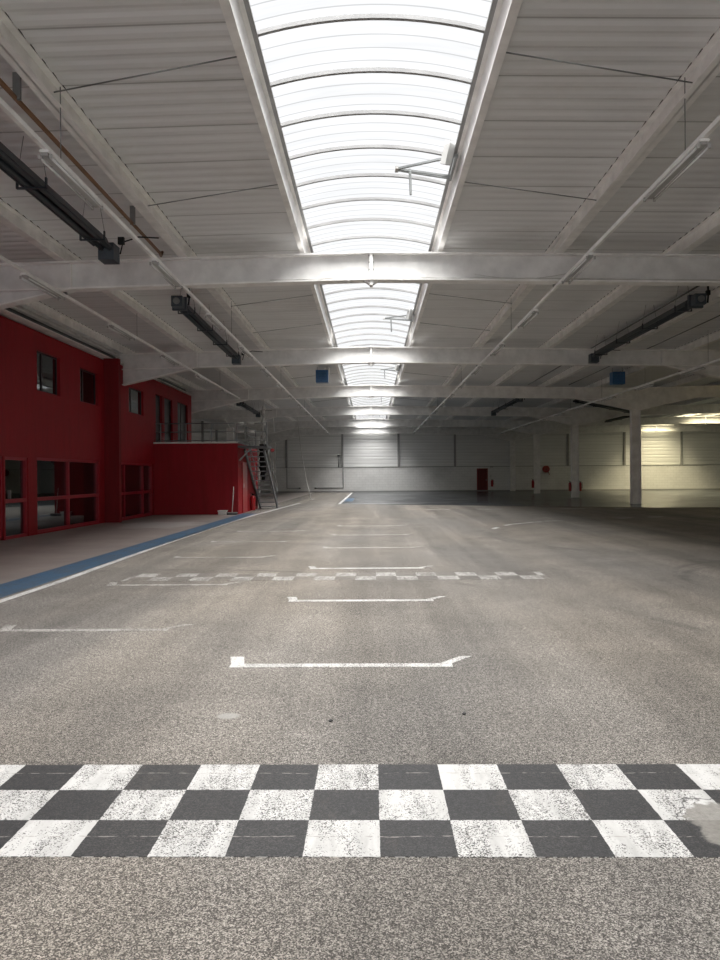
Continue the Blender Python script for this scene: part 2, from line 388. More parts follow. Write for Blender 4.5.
# far red door
d = struct(MB().box(9.31, 10.27, YW+.05, YW+.10, .01, 2.02).build('door_1', M['reddoor']), 'dark red steel door in the far wall')
MB().box(9.31, 9.36, YW-.01, YW+.12, 0, 2.02).box(10.22, 10.27, YW-.01, YW+.12, 0, 2.02).box(9.31, 10.27, YW-.01, YW+.12, 1.96, 2.02).build('door_frame', M['redgloss'], d)
MB().box(10.08, 10.18, YW, YW+.05, 1.0, 1.03).box(10.15, 10.18, YW, YW+.05, .93, 1.06).build('door_handle', M['galv'], d)

# ------------------------------------------------------------------ skylights
def skylight(xr, i, sheet, lab):
    hw, zc, ze = 1.27, 6.34, 6.165
    zr = 5.70 + PH
    rad = (hw*hw + (zc-ze)**2) / (2*(zc-ze)); a = math.asin(hw/rad); n = 14
    arc = [(xr + rad*math.sin(-a + 2*a*k/n), zc - rad + rad*math.cos(-a + 2*a*k/n)) for k in range(n+1)]
    y0, y1 = YS, YE
    b = MB(); vs = [(x, y, z) for y in (y0, y1) for x, z in arc]
    b.add(vs, [(k, k+1, k+n+2, k+n+1) for k in range(n)], True)
    g = b.build(f'window_{i}', sheet); struct(g, lab)
    for s in (-1, 1):
        c = MB()
        pr = [(xr+s*1.27, ze+.03), (xr+s*1.22, ze+.03), (xr+s*1.22, ze-.045), (xr+s*1.305, ze-.06), (xr+s*1.335, zr-.02), (xr+s*1.32, zr-.09), (xr+s*1.415, zr-.10), (xr+s*1.415, zr-.07), (xr+s*1.38, zr-.05), (xr+s*1.43, zr+.06), (xr+s*1.36, ze+.03)]
        c.prism(pr, 'y', y0, y1)
        c.build('curb', M['steel'], g)
        MB().prism([(xr+s*1.255, ze-.055), (xr+s*1.205, ze-.05), (xr+s*1.205, ze-.02), (xr+s*1.255, ze+.0)], 'y', y0, y1).build('edge_channel', M['barg'], g)
    # arched glazing bars
    ar = [(x, z-.005) for x, z in arc]; lo = [(x, z-.05) for x, z in arc][::-1]
    y = 7.84 - 1.025*13; first = None
    while y < y1 - .1:
        if y > y0 + .05:
            if first is None:
                bb = MB(); m = len(ar)
                for yy in (-.022, .022): pass
                vs = [(x, yy, z) for yy in (-.022, .022) for x, z in ar + lo[:]]
                L = 2*m
                fs = []
                for k in range(m-1):
                    fs += [(k, k+1, L-2-k, L-1-k), (L+k, L+L-1-k, L+L-2-k, L+k+1), (k, L+k, L+k+1, k+1), (L-1-k, L-2-k, L+L-2-k, L+L-1-k)]
                bb.add(vs, fs); first = bb.build('glazing_bar', M['barg'], g); first.location.y = y
            else:
                c = first.copy(); COL.objects.link(c); c.parent = g; c.location.y = y
        y += 1.025
    return g
skylight(R1, 1, M['sheet'], 'long barrel-vaulted white skylight running down the roof ridge')
skylight(R2, 2, M['sheet2'], 'yellowish barrel skylight of the right-hand nave')

# ------------------------------------------------------------------ roof beams
def beam(y, k):
    top = [XL, R1, XC, R2, XR]
    lab = ['white steel roof beam nearest the viewer, crossing under the skylight', 'second white roof beam from the viewer, ending at the red pillar', 'third white roof beam from the viewer', 'fourth white roof beam from the viewer', 'fifth white roof beam from the viewer', 'farthest white roof beam, against the far wall top'][k]
    t = thing('roof_beam', (R1, y, 5.1), lab, 'beam', 'roof beams crossing the hall', 'thing')
    D = .53
    H = 0.0
    low = [(XL, 5.0), (-8.9, 4.96), (XF-.15, 4.42), (-5.75, ztop(-5.75)-D), (R1, 5.70-D), (9.6, ztop(9.6)-D), (XC-.22, 4.42), (XC+.22, 4.42), (15.2, ztop(15.2)-D), (R2, 5.70-D), (34.6, ztop(34.6)-D), (XR, 4.42)]
    hi = [(x, ztop(x)) for x in top]
    b = MB()
    def pz(poly, x):
        for (xa, za), (xb, zb) in zip(poly, poly[1:]):
            if xa <= x <= xb: return za + (zb-za)*(x-xa)/(xb-xa)
    xs = sorted({p[0] for p in low} | {p[0] for p in hi})
    for xa, xb in zip(xs, xs[1:]):
        b.prism([(xa, pz(low, xa)), (xb, pz(low, xb)), (xb, pz(hi, xb)), (xa, pz(hi, xa))], 'y', y-.008, y+.008)
    b.build('web', M['web'], t)
    for nm, pl, dz in (('top_flange', hi, -.012), ('bottom_flange', low, .012)):
        f = MB()
        for (xa, za), (xb, zb) in zip(pl, pl[1:]):
            f.prism([(xa, za-.015+dz), (xb, zb-.015+dz), (xb, zb+.015+dz), (xa, za+.015+dz)], 'y', y-.13, y+.13)
        f.build(nm, M['steel'], t)
    # haunch line: the rafter's own straight lower flange carries on above the haunch
    for xa, xb in ((XF, -5.75), (9.6, XC-.2)):
        MB().prism([(xa, ztop(xa)-D), (xb, ztop(xb)-D), (xb, ztop(xb)-D+.025), (xa, ztop(xa)-D+.025)], 'y', y-.12, y+.12).build('haunch_stiffener', M['steel'], t)
    for xr in (R1, R2):
        MB().box(xr-.03, xr+.03, y-.10, y+.10, 5.70-D-.10, 5.70+.02).prism([(xr-.16, 5.70-D), (xr+.16, 5.70-D), (xr+.03, 5.70-D-.08), (xr-.03, 5.70-D-.08)], 'y', y-.05, y+.05).build('ridge_plate', M['steel'], t)
        if xr == R1 and k < 2:
            for z in (5.22, 5.36, 5.50, 5.63):
                for s in (-1, 1): MB().box(xr+s*.03, xr+s*.05, y-.075, y-.05, z, z+.025).build('bolt', M['galv'], t)
    for xs_ in (-5.75, 9.6):
        z0 = ztop(xs_)-D+.02
        MB().box(xs_-.006, xs_+.006, y-.08, y+.08, z0, ztop(xs_)-.03).build('stiffener', M['steel'], t)
    if k == 0:
        pts = [(-1.9 + .1*i, y-.10, 5.70-D-SL*abs(-1.9+.1*i-R1)+.045 + .004*math.sin(i*1.3)) for i in range(90)]
        MB().tube(pts, .016, 6).build('cable_conduit', M['cable'], t)
        MB().box(-.42, -.38, y-.12, y-.09, 5.14, 5.29).build('clip', M['steel'], t); MB().box(.60, .64, y-.12, y-.09, 5.14, 5.26).build('clip', M['steel'], t)
        dr = [(2.0 + .15*i, y-.10, 5.25 - .10*math.sin(PI*i/12)) for i in range(13)]
        MB().tube(dr, .008, 5).build('loose_cable', M['cable'], t)
    return t
for k, y in enumerate(BEAMS): beam(y, k)

# ------------------------------------------------------------------ purlins
PX = [(-10.6, 'fifth', 'left'), (-8.25, 'fourth', 'left'), (-5.9, 'third', 'left'), (-3.56, 'second', 'left'), (3.60, 'second', 'right'), (5.92, 'third', 'right'), (8.25, 'fourth', 'right'), (10.6, 'fifth', 'right')]
def purlin(x, lab, grp):
    z = ztop(x); w = .085
    b = MB().box(x-.006, x+.006, YB, YE, z, z+PH).box(x-w, x+w, YB, YE, z, z+.014).box(x-w, x+w, YB, YE, z+PH-.014, z+PH)
    o = tag(b.build('roof_purlin', M['purlin']), lab, 'purlin', grp, 'thing')
    MB().box(x-w-.002, x+w+.002, YB, YE, z+PH, z+PH+.024).build('closure_strip', M['closure'], o)  # added strip, shade gaps painted on it as dark dashes
    return o
for x, o_, s_ in PX:
    purlin(x, {'second': f'white purlin nearest the skylight on its {s_} side', 'third': f'second white purlin out from the skylight on its {s_}', 'fourth': f'third white purlin out from the skylight on its {s_}', 'fifth': f'fourth white purlin out from the skylight on its {s_}'}[o_], 'roof purlins of the main nave')
for i, x in enumerate((14.2, 16.6, 19.0, 21.4, 28.5, 30.9, 33.3)):
    purlin(x, f'{ORD[i]} purlin of the right nave, counted from the column row', 'roof purlins of the right nave')
# tie rods between first purlin and curb
n = 0
for k, yb in enumerate([3.91] + BEAMS[:5]):
    for j in (1, 2):
        y = yb + 10.21*j/3 + .6
        if y < 6: continue
        for s in (-1, 1):
            p = (R1 + s*1.41, y-.15, 5.87); q = (R1 + s*3.50, y+.15, ztop(3.5)+.05)
            o = MB().tube([p, q], .008, 6).build('tie_rod', M['galv'])
            tag(o, f'{ORD[n//2]} thin tie rod from the viewer, {"left" if s < 0 else "right"} of the skylight', 'tie rod', 'tie rods beside the skylight')
            n += 1

# ------------------------------------------------------------------ columns
def column(x, y, lab, grp, ztp=4.42):
    t = thing('steel_column', (x, y, 0), lab, 'column', grp, 'thing')
    MB().box(x-.20, x+.20, y-.006, y+.006, .02, ztp).build('web', M['steel'], t)
    MB().box(x-.212, x-.194, y-.15, y+.15, .02, ztp).box(x+.194, x+.212, y-.15, y+.15, .02, ztp).build('flanges', M['steel'], t)
    MB().box(x-.26, x+.26, y-.20, y+.20, 0, .02).build('base_plate', M['galv'], t)
    MB().box(x-.20, x+.20, y-.15, y+.15, ztp-.03, ztp).build('cap_plate', M['steel'], t)
    return t
names = ['nearest', 'second nearest', 'white steel column carrying the third roof beam, rightmost in view', 'white steel column with red extinguishers on both sides', 'white steel column with one extinguisher on its left', 'slim white column against the far wall, right of the red door']
for k in range(2, 6):
    column(XC, BEAMS[k], names[k], 'columns between the two naves')
for k in range(3, 6):
    column(XF-.15, BEAMS[k], ['white column behind the mezzanine railing', 'white column beyond the stairs', 'white column in the far wall behind the stairs'][k-3], 'columns on the left side')

# ------------------------------------------------------------------ red offices
YF1 = 33.6
XG = -8.24
holes = [(15.3, 16.72, 0, 1.93), (16.78, 17.93, -.01, 1.93), (18.4, 22.68, .03, 1.95), (18.45, 19.83, 3.65, 4.68), (21.2, 22.6, 3.65, 4.64)]
holes2 = [(24.0, 27.55, .03, 1.93), (24.9, 26.5, 3.66, 4.54), (28.0, 28.85, 2.78, 4.62), (29.2, 30.4, 2.78, 4.62), (31.2, 32.9, 2.78, 4.66)]
struct(wall_cells('x', XG-.22, .22, 23.3, YF1, 0, 5.15, holes2).build('wall_offices_rear', M['red']), 'red plastered office front beyond the pillar')
struct(wall_cells('x', XF-.22, .22, YB, 23.3, 0, 5.15, holes).build('wall_offices', M['red']), 'red plastered office front along the left of the hall')
struct(MB().box(XL, XF-.22, YF1-.2, YF1, 0, 5.5).build('wall_offices_end', M['red']), 'red end wall of the offices')
struct(MB().box(XF-1.6, XF-1.5, YB, YF1-.2, 2.75, 5.02).build('wall_offices_upper', M['inner']), 'added dark partition on the upper office floor')  # dark lining added so the upper windows stay dark
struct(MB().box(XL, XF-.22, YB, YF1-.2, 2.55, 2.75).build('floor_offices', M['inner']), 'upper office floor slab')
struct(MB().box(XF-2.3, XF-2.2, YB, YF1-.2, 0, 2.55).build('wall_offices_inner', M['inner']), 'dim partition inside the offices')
struct(MB().box(XL, XG-.22, YB, YF1-.2, 5.02, 5.12).build('ceiling_offices', M['inner']), 'added closed ceiling over the offices')  # unseen, added to stop roof light leaking into the offices
# pillar cladding
struct(MB().box(XF, -7.97, 23.1, 23.3, 0, 5.2).build('wall_pillar', M['reddark']), 'dark red boxed pillar standing out of the office front')
# eaves girder over the office front
e = thing('eaves_beam', (XF, 14, 5.15), 'white eaves beam lying along the top of the red office front', 'beam', None, 'thing')
MB().box(XF-.16, XF+.24, YB, YF1, 5.20, 5.225).build('bottom_flange', M['steel'], e)
MB().box(XF-.02, XF, YB, YF1, 5.225, 5.36).box(XF-.1, XF-.04, YB, YF1, 5.36, 5.50).build('dark_slot', M['dgrey'], e)
MB().box(XF-.02, XF+.02, YB, YF1, 5.46, 5.72).build('web', M['steel'], e)
MB().box(XF-.12, XF+.12, YB, YF1, 5.44, 5.465).build('top_flange', M['steel'], e)

def window(i, y0, y1, z0, z1, mull, trans, lab, door=False, XF=XF):
    g = struct(MB().box(XF-.11, XF-.10, y0, y1, z0, z1).build(f'{"door" if door else "window"}_{i}', M['glass'] if XF == -8.44 or z0 < 2 or y0 < 27 else M['darkpanel']), lab)
    f = MB(); w = .07 if z0 < 2 else .04; xa, xb = XF-.14, (XF-.03 if z0 < 2 else XF-.08)
    f.box(xa, xb, y0, y0+w, z0, z1).box(xa, xb, y1-w, y1, z0, z1).box(xa, xb, y0, y1, z1-w, z1).box(xa, xb, y0, y1, z0, z0+w)
    fm = M['redframe'] if z0 < 2 else M['darkframe']
    f.build('door_frame' if door else 'window_frame', fm, g)
    for m in mull: MB().box(xa, xb, m-.035, m+.035, z0+w, z1-w).build('mullion', fm, g)
    if trans: MB().box(xa+.002, xb+.004, y0+w, y1-w, trans-.045, trans+.045).build('transom', M['redframe'], g)
    return g
window(3, 15.3, 16.72, .02, 1.93, [], None, 'dark glass panel left of the office door')
dd = window(2, 16.78, 17.93, .0, 1.93, [], .89, 'red framed glass door into the offices', True)
MB().box(XF-.03, XF+.04, 16.95, 16.98, .95, 1.15).build('door_handle', M['galv'], dd)
window(4, 18.4, 22.68, .03, 1.95, [20.44], .89, 'wide red framed shop window beside the glass door')
window(5, 24.0, 27.55, .03, 1.93, [24.5, 26.5], .89, 'red framed window between pillar and mezzanine box', XF=XG)
window(6, 18.45, 19.83, 3.65, 4.68, [18.9], None, 'small upper window nearest the viewer in the red wall')
window(7, 21.2, 22.6, 3.65, 4.64, [21.6], None, 'second small upper window, just before the pillar')
window(8, 24.9, 26.5, 3.66, 4.54, [25.35], None, 'small upper window past the red pillar', XF=XG)
window(9, 28.0, 28.85, 2.78, 4.62, [], None, 'tall dark window above the mezzanine deck', XF=XG)
window(3, 29.2, 30.4, 2.78, 4.62, [], None, 'dark door onto the mezzanine deck', True, XG)
window(4, 31.2, 32.9, 2.78, 4.66, [32.05], None, 'double dark door at the far end of the mezzanine deck', True, XG)

# ------------------------------------------------------------------ red mezzanine enclosure, railing, stair
x0, x1, y0, y1, zt = XG, -5.04, 27.7, 32.5, 2.70
t = thing('mezzanine_block', ((x0+x1)/2, y0, 0), 'low red walled enclosure carrying the mezzanine deck', 'enclosure', None, 'thing')
MB().box(x0, x1, y0, y0+.15, 0, zt).build('front_panel', M['red'], t)
MB().box(x1-.15, x1, y0+.15, y1, 0, zt).build('side_panel', M['red'], t)
MB().box(x0, x1-.15, y1-.15, y1, 0, zt).build('rear_panel', M['red'], t)
MB().box(x0, x1, y0, y1, zt, zt+.06).build('deck', M['galv'], t)
MB().box(x0, x1+.01, y0-.015, y0, zt+.0, zt+.06).build('edge_strip', M['pale'], t)
dr = MB().box(x1, x1+.03, 28.6, 29.6, .02, 2.0).build('door', M['redgloss'], t)
MB().box(x1+.03, x1+.07, 28.7, 28.74, 1.0, 1.15).build('handle', M['pale'], dr)

zb = zt + .06
t = thing('mezzanine_railing', (x0, y0, zb), 'grey tubular railing along the mezzanine edge', 'railing')
for i in range(4):
    x = x0+.25 + (x1-.05-x0-.25)*i/3
    MB().box(x-.02, x+.02, y0+.06, y0+.10, zb, zb+.72).build('post', M['galv'], t)
for i in range(1, 3):
    y = y0+.08 + (y1-y0-.2)*i/2
    if y > 29.2: MB().box(x1-.07, x1-.03, y-.02, y+.02, zb, zb+.72).build('post', M['galv'], t)
for k, z in enumerate((zb+.05, zb+.38, zb+.70)):
    r = MB().tube([(x0+.05, y0+.08, z), (-3.95, y0+.08, z)], .02, 6).build('rail', M['galv'], t)
    if k in (1, 2): 
        for xx in (-4.95, -4.55): MB().tube([(xx-.15, y0+.08, z), (xx+.13, y0+.08, z)], .05, 8).build('pale_sleeve', M['pale'], r)
    MB().tube([(x1-.05, 29.3, z), (x1-.05, y1-.1, z)], .02, 6).build('rail', M['galv'], t)
MB().box(-3.97, -3.93, y0+.06, y0+.10, 2.62, zb+.72).build('post', M['galv'], t)

# stair: landing beside the deck, flight going down away from the viewer
lz = 2.60
t = thing('metal_staircase', (-4.5, 29.0, 0), 'grey open-tread metal stair beside the red enclosure', 'staircase')
MB().box(x1+.005, -3.92, y0-.02, 29.0, lz-.07, lz).build('landing', M['dgrey'], t)
for xs_ in (-4.98, -4.22):
    MB().bar((xs_, 28.9, lz-.1), (xs_+.0, 32.9, .08), .06, .2).build('stringer', M['dgrey'], t)
    MB().box(xs_-.08, xs_+.08, 32.75, 33.05, 0, .02).build('foot_plate', M['dgrey'], t)
NTR = 13
for i in range(NTR):
    f = (i+.6)/(NTR); y = 28.95 + f*3.85; z = lz - .06 - f*(lz-.08)
    MB().box(-4.95, -4.25, y-.11, y+.11, z-.018, z+.018).build('tread', M['galv'], t)
for xs_ in (-4.98, -4.22):
    h = MB().tube([(xs_, 29.0, lz+.85), (xs_, 32.8, .98)], .018, 6)
    h.build('handrail', M['galv'], t)
    for f in (0, .33, .66, 1):
        y = 29.0 + 3.8*f; z = lz - .1 - (lz-.15)*f
        MB().tube([(xs_, y, z), (xs_, y, lz+.85-(lz-.13)*f)], .014, 6).build('baluster', M['galv'], t)
MB().bar((x1+.03, 27.9, lz-.55), (-4.55, 27.9, lz-.07), .05, .05).build('brace', M['galv'], t)
MB().tube([(-3.98, 27.85, 0), (-3.98, 27.85, lz-.07)], .03, 8)
tag(MB().tube([(-3.90, 28.96, 2.36), (-3.90, 29.02, 2.36)], .075, 12).build('alarm_bell', M['redgloss']), 'small round red bell at the stair landing', 'bell')
bpy.data.objects['alarm_bell'].location.z = .11

# hanging cloth behind the treads
t = thing('hanging_strip', (-5.05, 34.5, 5.2), 'knotted pale strip with ragged black cloth hanging behind the stair', 'cloth')
pts = [(-5.05 + .03*math.sin(i*1.9), 34.45, 4.75 - .12*i) for i in range(16)]
MB().tube(pts, [.05 + .05*abs(math.sin(i*1.2)) for i in range(16)], 8).build('pale_strip', M['palecloth'], t)
MB().tube([(-5.05, 34.45, 4.75), (-5.05, 34.5, 5.07)], .008, 5).build('cord', M['cable'], t)
bk = MB(); w = []
for i in range(17):
    z = 2.95 - .11*i; hw = .17 if i < 11 else .17 - .02*(i-10); j = .03*math.sin(i*2.3)
    w += [(-5.07-hw+j, 34.42+.02*math.sin(i), z), (-5.07+j, 34.36+.03*math.cos(i), z-.02*math.sin(i*3)), (-5.07+hw+j, 34.42-.02*math.sin(i), z)]
fr = [(3*i, 3*i+1, 3*i+4, 3*i+3) for i in range(16)] + [(3*i+1, 3*i+2, 3*i+5, 3*i+4) for i in range(16)]
bk.add(w, fr, True); o = bk.build('black_cloth', M['darkcloth'], t)
md = o.modifiers.new('thick', 'SOLIDIFY'); md.thickness = .02

# small things at the foot of the enclosure
t = thing('white_crate', (-5.59, 27.45, 0), 'small white crate against the red enclosure', 'crate')
MB().box(-5.72, -5.44, 27.3, 27.6, .02, .13).build('body', M['pale'], t); MB().box(-5.74, -5.42, 27.28, 27.62, .13, .165).box(-5.72, -5.44, 27.3, 27.6, 0, .02).build('rim', M['pale'], t)
t = thing('floor_broom', (-5.2, 27.5, 0), 'grey floor broom leaning on the red enclosure corner', 'broom')
MB().tube([(-5.22, 27.42, .09), (-5.2, 27.66, 1.05)], .014, 6).build('handle', M['pale'], t)
MB().box(-5.42, -5.02, 27.36, 27.46, .06, .10).build('head', M['straw'], t); MB().box(-5.41, -5.03, 27.35, 27.47, .0, .06).build('bristles', M['heater'], t)

# ------------------------------------------------------------------ fire equipment
def extinguisher(x, y, z, lab, grp, sc=1., back=(0,1)):
    t = thing('fire_extinguisher', (x, y, z), lab, 'fire extinguisher', grp)
    r = .085*sc; h = .5*sc
    MB().tube([(x,y,z), (x,y,z+.02*sc), (x,y,z+h*.85), (x,y,z+h*.95), (x,y,z+h)], [r*.9, r, r, r*.75, r*.3], 14).build('cylinder', M['redgloss'], t)
    MB().box(x-.03*sc, x+.03*sc, y-.03*sc, y+.03*sc, z+h, z+h+.05*sc).bar((x,y,z+h+.05*sc), (x-.1*sc,y,z+h+.09*sc), .02*sc, .015*sc).build('valve', M['black'], t)
    MB().tube([(x+.03*sc,y,z+h+.02*sc), (x+.11*sc,y,z+h), (x+.12*sc,y,z+h*.6), (x+.11*sc,y,z+h*.3)], .014*sc, 6).build('hose', M['black'], t)
    MB().box(x+back[0]*r-.02, x+back[0]*r+.02, y+back[1]*r-.02, y+back[1]*r+.02, z+h*.35, z+h*.75).build('bracket', M['galv'], t)
    return t
extinguisher(XC-.31, BEAMS[3], .42, 'red extinguisher hung on the left flange of a white column', None, 1.05, (1,0))
extinguisher(XC+.31, BEAMS[3], .42, 'red extinguisher hung on the right flange of a white column', None, 1.05, (-1,0))
extinguisher(XC-.31, BEAMS[4], .45, 'lone red extinguisher on the farther column, left side', None, 1.15, (1,0))
extinguisher(10.62, YW-.11, .42, 'red extinguisher on the far wall right of the red door', None, 1.15)
extinguisher(-4.92, 30.4, .03, 'large red extinguisher on the red wall beside the stair', None, 1.25, (-1,0))
t = thing('hose_reel', (15.34, YW, 1.92), 'round red fire hose reel on the far wall', 'hose reel')
MB().tube([(15.34, YW-.26, 1.92), (15.34, YW-.22, 1.92)], .30, 24).build('front_disc', M['redgloss'], t)
MB().tube([(15.34, YW-.06, 1.92), (15.34, YW-.02, 1.92)], .30, 24).build('back_disc', M['redgloss'], t)
MB().tube([(15.34, YW-.22, 1.92), (15.34, YW-.06, 1.92)], .22, 20).build('hose', M['black'], t)
MB().tube([(15.34, YW-.28, 1.92), (15.34, YW, 1.92)], .05, 12).build('hub', M['black'], t)
MB().tube([(15.5, YW-.12, 1.74), (15.6, YW-.08, 1.55), (15.66, YW-.06, 1.42)], .03, 8).build('nozzle', M['redgloss'], t)
t = thing('emergency_light', (10.62, YW, 2.15), 'small dark emergency light above the far extinguisher', 'light')
MB().box(10.5, 10.74, YW-.07, YW, 2.09, 2.165).build('housing', M['dgrey'], t); MB().box(10.52, 10.72, YW-.075, YW-.07, 2.10, 2.14).build('lens', M['pale'], t)
tag(MB().box(10.46, 10.60, YW-.02, YW, 1.25, 1.45).build('notice', M['pale']), 'little pale notice on the far wall beside the red door', 'notice')

# pipes on the far wall
for pts, lab in (([(-7.42,YW-.04,2.16),(-7.42,YW-.04,.38),(-6.3,YW-.04,.38)], 'thin dark pipe bending right, left of the skylight end wall'),
                 ([(-2.45,YW-.04,2.16),(-2.45,YW-.04,.38),(-4.9,YW-.04,.38)], 'thin dark pipe bending left below the far wall ledge')):
    t = thing('wall_pipe', pts[1], lab, 'pipe', 'pipes on the far wall')
    MB().tube(pts, .028, 6).build('pipe', M['dgrey'], t)
    e_ = pts[2]; MB().tube([(e_[0]-.08, e_[1], e_[2]), (e_[0]+.08, e_[1], e_[2])], .06, 8).build('valve', M['dgrey'], t)
t = thing('cable_post', (-2.85, YW+.1, 2.2), 'thin grey cable riser left of the middle cladding panel', 'pipe')
MB().tube([(-2.85, YW+.11, 2.22), (-2.85, YW+.11, 3.2)], .03, 6).build('pipe', M['dgrey'], t); MB().box(-2.95, -2.75, YW+.06, YW+.14, 3.15, 3.32).build('box', M['dgrey'], t)

# ------------------------------------------------------------------ light tracks and batten lights
def batten(label, grp):
    t = thing('batten_light', (0,0,0), label, 'light', grp)
    MB().box(-.035, .035, -.77, .77, -.045, .02).build('housing', M['lampbody'], t)
    MB().prism([(-.06,.0),(-.04,.02),(.04,.02),(.06,.0),(.05,-.012),(-.05,-.012)], 'y', -.78, .78).build('reflector', M['rail'], t)
    for s in (-1, 1):
        tb = MB().tube([(s*.06,-.74,-.062), (s*.06,.74,-.062)], .014, 8).build('tube', M['tube'], t)
        for e_ in (-1, 1): MB().box(s*.06-.015, s*.06+.015, e_*.745, e_*.765, -.08, -.03).build('lamp_holder', M['lampbody'], tb)
    return t
proto = None
tracks = [(-3.50, 5.0, 2., 60., 'left of the skylight', -.12, 8.65, 3.98, 14), (3.55, 5.0, 2., 60., 'right of the skylight', .12, 8.6, 3.98, 14),
          (-5.90, 4.955, 2., 33., 'over the red offices', -.12, 13.2, 4.15, 5), (10.2, 4.75, 16., 60., 'next to the columns', .12, 19.3, 4.1, 10)]
for x, z, ya, yb, nm, off, s0, st, cnt in tracks:
    t = thing('light_track', (x, ya, z), f'long thin white light track {nm}', 'light track', 'white light tracks under the beams')
    MB().box(x-.025, x+.025, ya, yb, z-.03, z+.025).build('rail', M['rail'], t)
    hg = 0
    for y in BEAMS:
        if ya < y < yb: MB().box(x-.04, x+.04, y-.03, y+.03, z+.02, z+.06).build('clamp', M['galv'], t)
    y = ya + 1.2
    while y < min(yb, 40):
        if min(abs(y-q) for q in BEAMS) > 1.5: MB().tube([(x, y, z+.02), (x, y, ztop(x)+PH)], .006, 5).build('hanger', M['galv'], t)
        y += 5.1
    for i in range(cnt):
        yy = s0 + st*i
        lab = f'{ORD[i]} unlit twin-tube light from the viewer on the track {nm}'
        if proto is None: proto = batten(lab, 'twin-tube lights on the tracks'); o = proto
        else: o = copy_tree(proto, (0,0,0), lab)
        o.location = (x, yy, z - .05)

# ------------------------------------------------------------------ tube heaters
def heater(p, q, lab, near_box=True, far_box=True):
    p = Vector(p); q = Vector(q); L = (q-p).length
    t = thing('tube_heater', p, lab, 'heater', 'dark radiant tube heaters')
    a = math.atan2(-(q.x-p.x), q.y-p.y); t.rotation_euler.z = a
    def B(mb, nm, mat, par=t):
        o = mb.build(nm, mat); o.parent = par; return o
    hood = [(-.14,-.04),(-.12,-.04),(-.07,.075),(.07,.075),(.12,-.04),(.14,-.04),(.085,.095),(-.085,.095)]
    B(MB().prism(hood, 'y', .3, L-.3), 'reflector_hood', M['heater'])
    for s in (-1, 1): B(MB().tube([(s*.07, .1, -.01), (s*.07, L-.1, -.01)], .045, 10), 'burner_tube', M['heater'])
    nb = max(2, int(L/2.4))
    for i in range(nb+1):
        y = .7 + (L-1.4)*i/nb
        k = B(MB().box(-.20,.20, y-.02, y+.02, -.075, -.055).box(-.20,-.18, y-.02, y+.02, -.075, .07).box(.18,.20, y-.02, y+.02, -.075, .07), 'hanger_bracket', M['heater'])
        w = MB()
        for s in (-1, 1): w.tube([(s*.19, y, .07), (s*.10, y, ztop(p.x)+PH-p.z)], .005, 5)
        B(w, 'wire', M['galv'], k)
    if near_box:
        k = B(MB().box(-.12,.12,-.22,.10,-.11,.12).box(-.16,.16,.02,.10,-.14,.15), 'burner_box', M['heater_box'])
        B(MB().tube([(.0,-.26,.0),(.0,-.22,.0)], .07, 14), 'fan_inlet', M['galv'], k)
        B(MB().tube([(.22,-.05,-.05),(.24,-.05,.15),(.23,-.05,.33)], .02, 6).box(.19,.27,-.09,-.01,.12,.22), 'pendant_plug', M['black'], k)
    if far_box:
        k = B(MB().box(-.13,.13, L-.12, L+.18, -.20, .08), 'end_box', M['heater_box'])
        B(MB().tube([(.2, L, -.08), (.25, L, .12), (.5, L+.05, .22), (.85, L, .18)], .012, 6).box(.17,.27,L-.03,L+.03,.08,.2), 'power_lead', M['black'], k)
    return t
heater((-4.37, 4.6, 5.25), (-4.38, 12.25, 5.25), 'long dark tube heater hanging at the upper left, nearest the viewer', False)
heater((-4.20, 16.1, 5.25), (-4.30, 23.5, 5.25), 'dark tube heater between first and second beams on the left')
heater((7.25, 16.4, 5.25), (7.26, 23.9, 5.25), 'dark tube heater between first and second beams on the right')
heater((-6.70, 37.4, 5.2), (-6.75, 43.9, 5.2), 'distant dark tube heater above the mezzanine stair')
heater((7.42, 36.6, 5.2), (7.40, 44.2, 5.2), 'distant dark tube heater right of the skylight beyond the third beam')
heater((10.2, 36.9, 5.12), (15.6, 44.2, 5.12), 'dark tube heater hung slantwise across the column row', False, False)
heater((16.9, 45.3, 5.2), (16.9, 53.0, 5.2), 'dark tube heater in the right nave, seen past the front column', True, False)
o = thing('gas_pipe', (-3.85, 4, 5.62), 'brown gas pipe running under the roof at upper left', 'pipe')
MB().tube([(-3.86, 4, 5.6), (-3.9, 13.6, 5.6), (-3.95, 13.85, 5.62), (-3.95, 13.95, 5.72)], .028, 8).build('pipe', M['copper'], o)
MB().box(-3.90, -3.82, 8, 8.04, 5.58, 5.9).build('clip', M['galv'], o); MB().box(-3.93, -3.85, 12, 12.04, 5.58, 5.9).build('clip', M['galv'], o)
# thin dark conduit along the roof at right
tag(MB().tube([(7.35, 14.3, 5.62), (7.35, 34.3, 5.62)], .02, 6).build('roof_conduit', M['dgrey']), 'thin dark conduit under the roof beside the right tube heater', 'conduit')
tag(MB().tube([(9.25, 14.3, 5.60), (9.25, 34.3, 5.60)], .016, 6).build('roof_conduit', M['dgrey']), 'thin dark conduit under the roof outside the right tube heater', 'conduit')

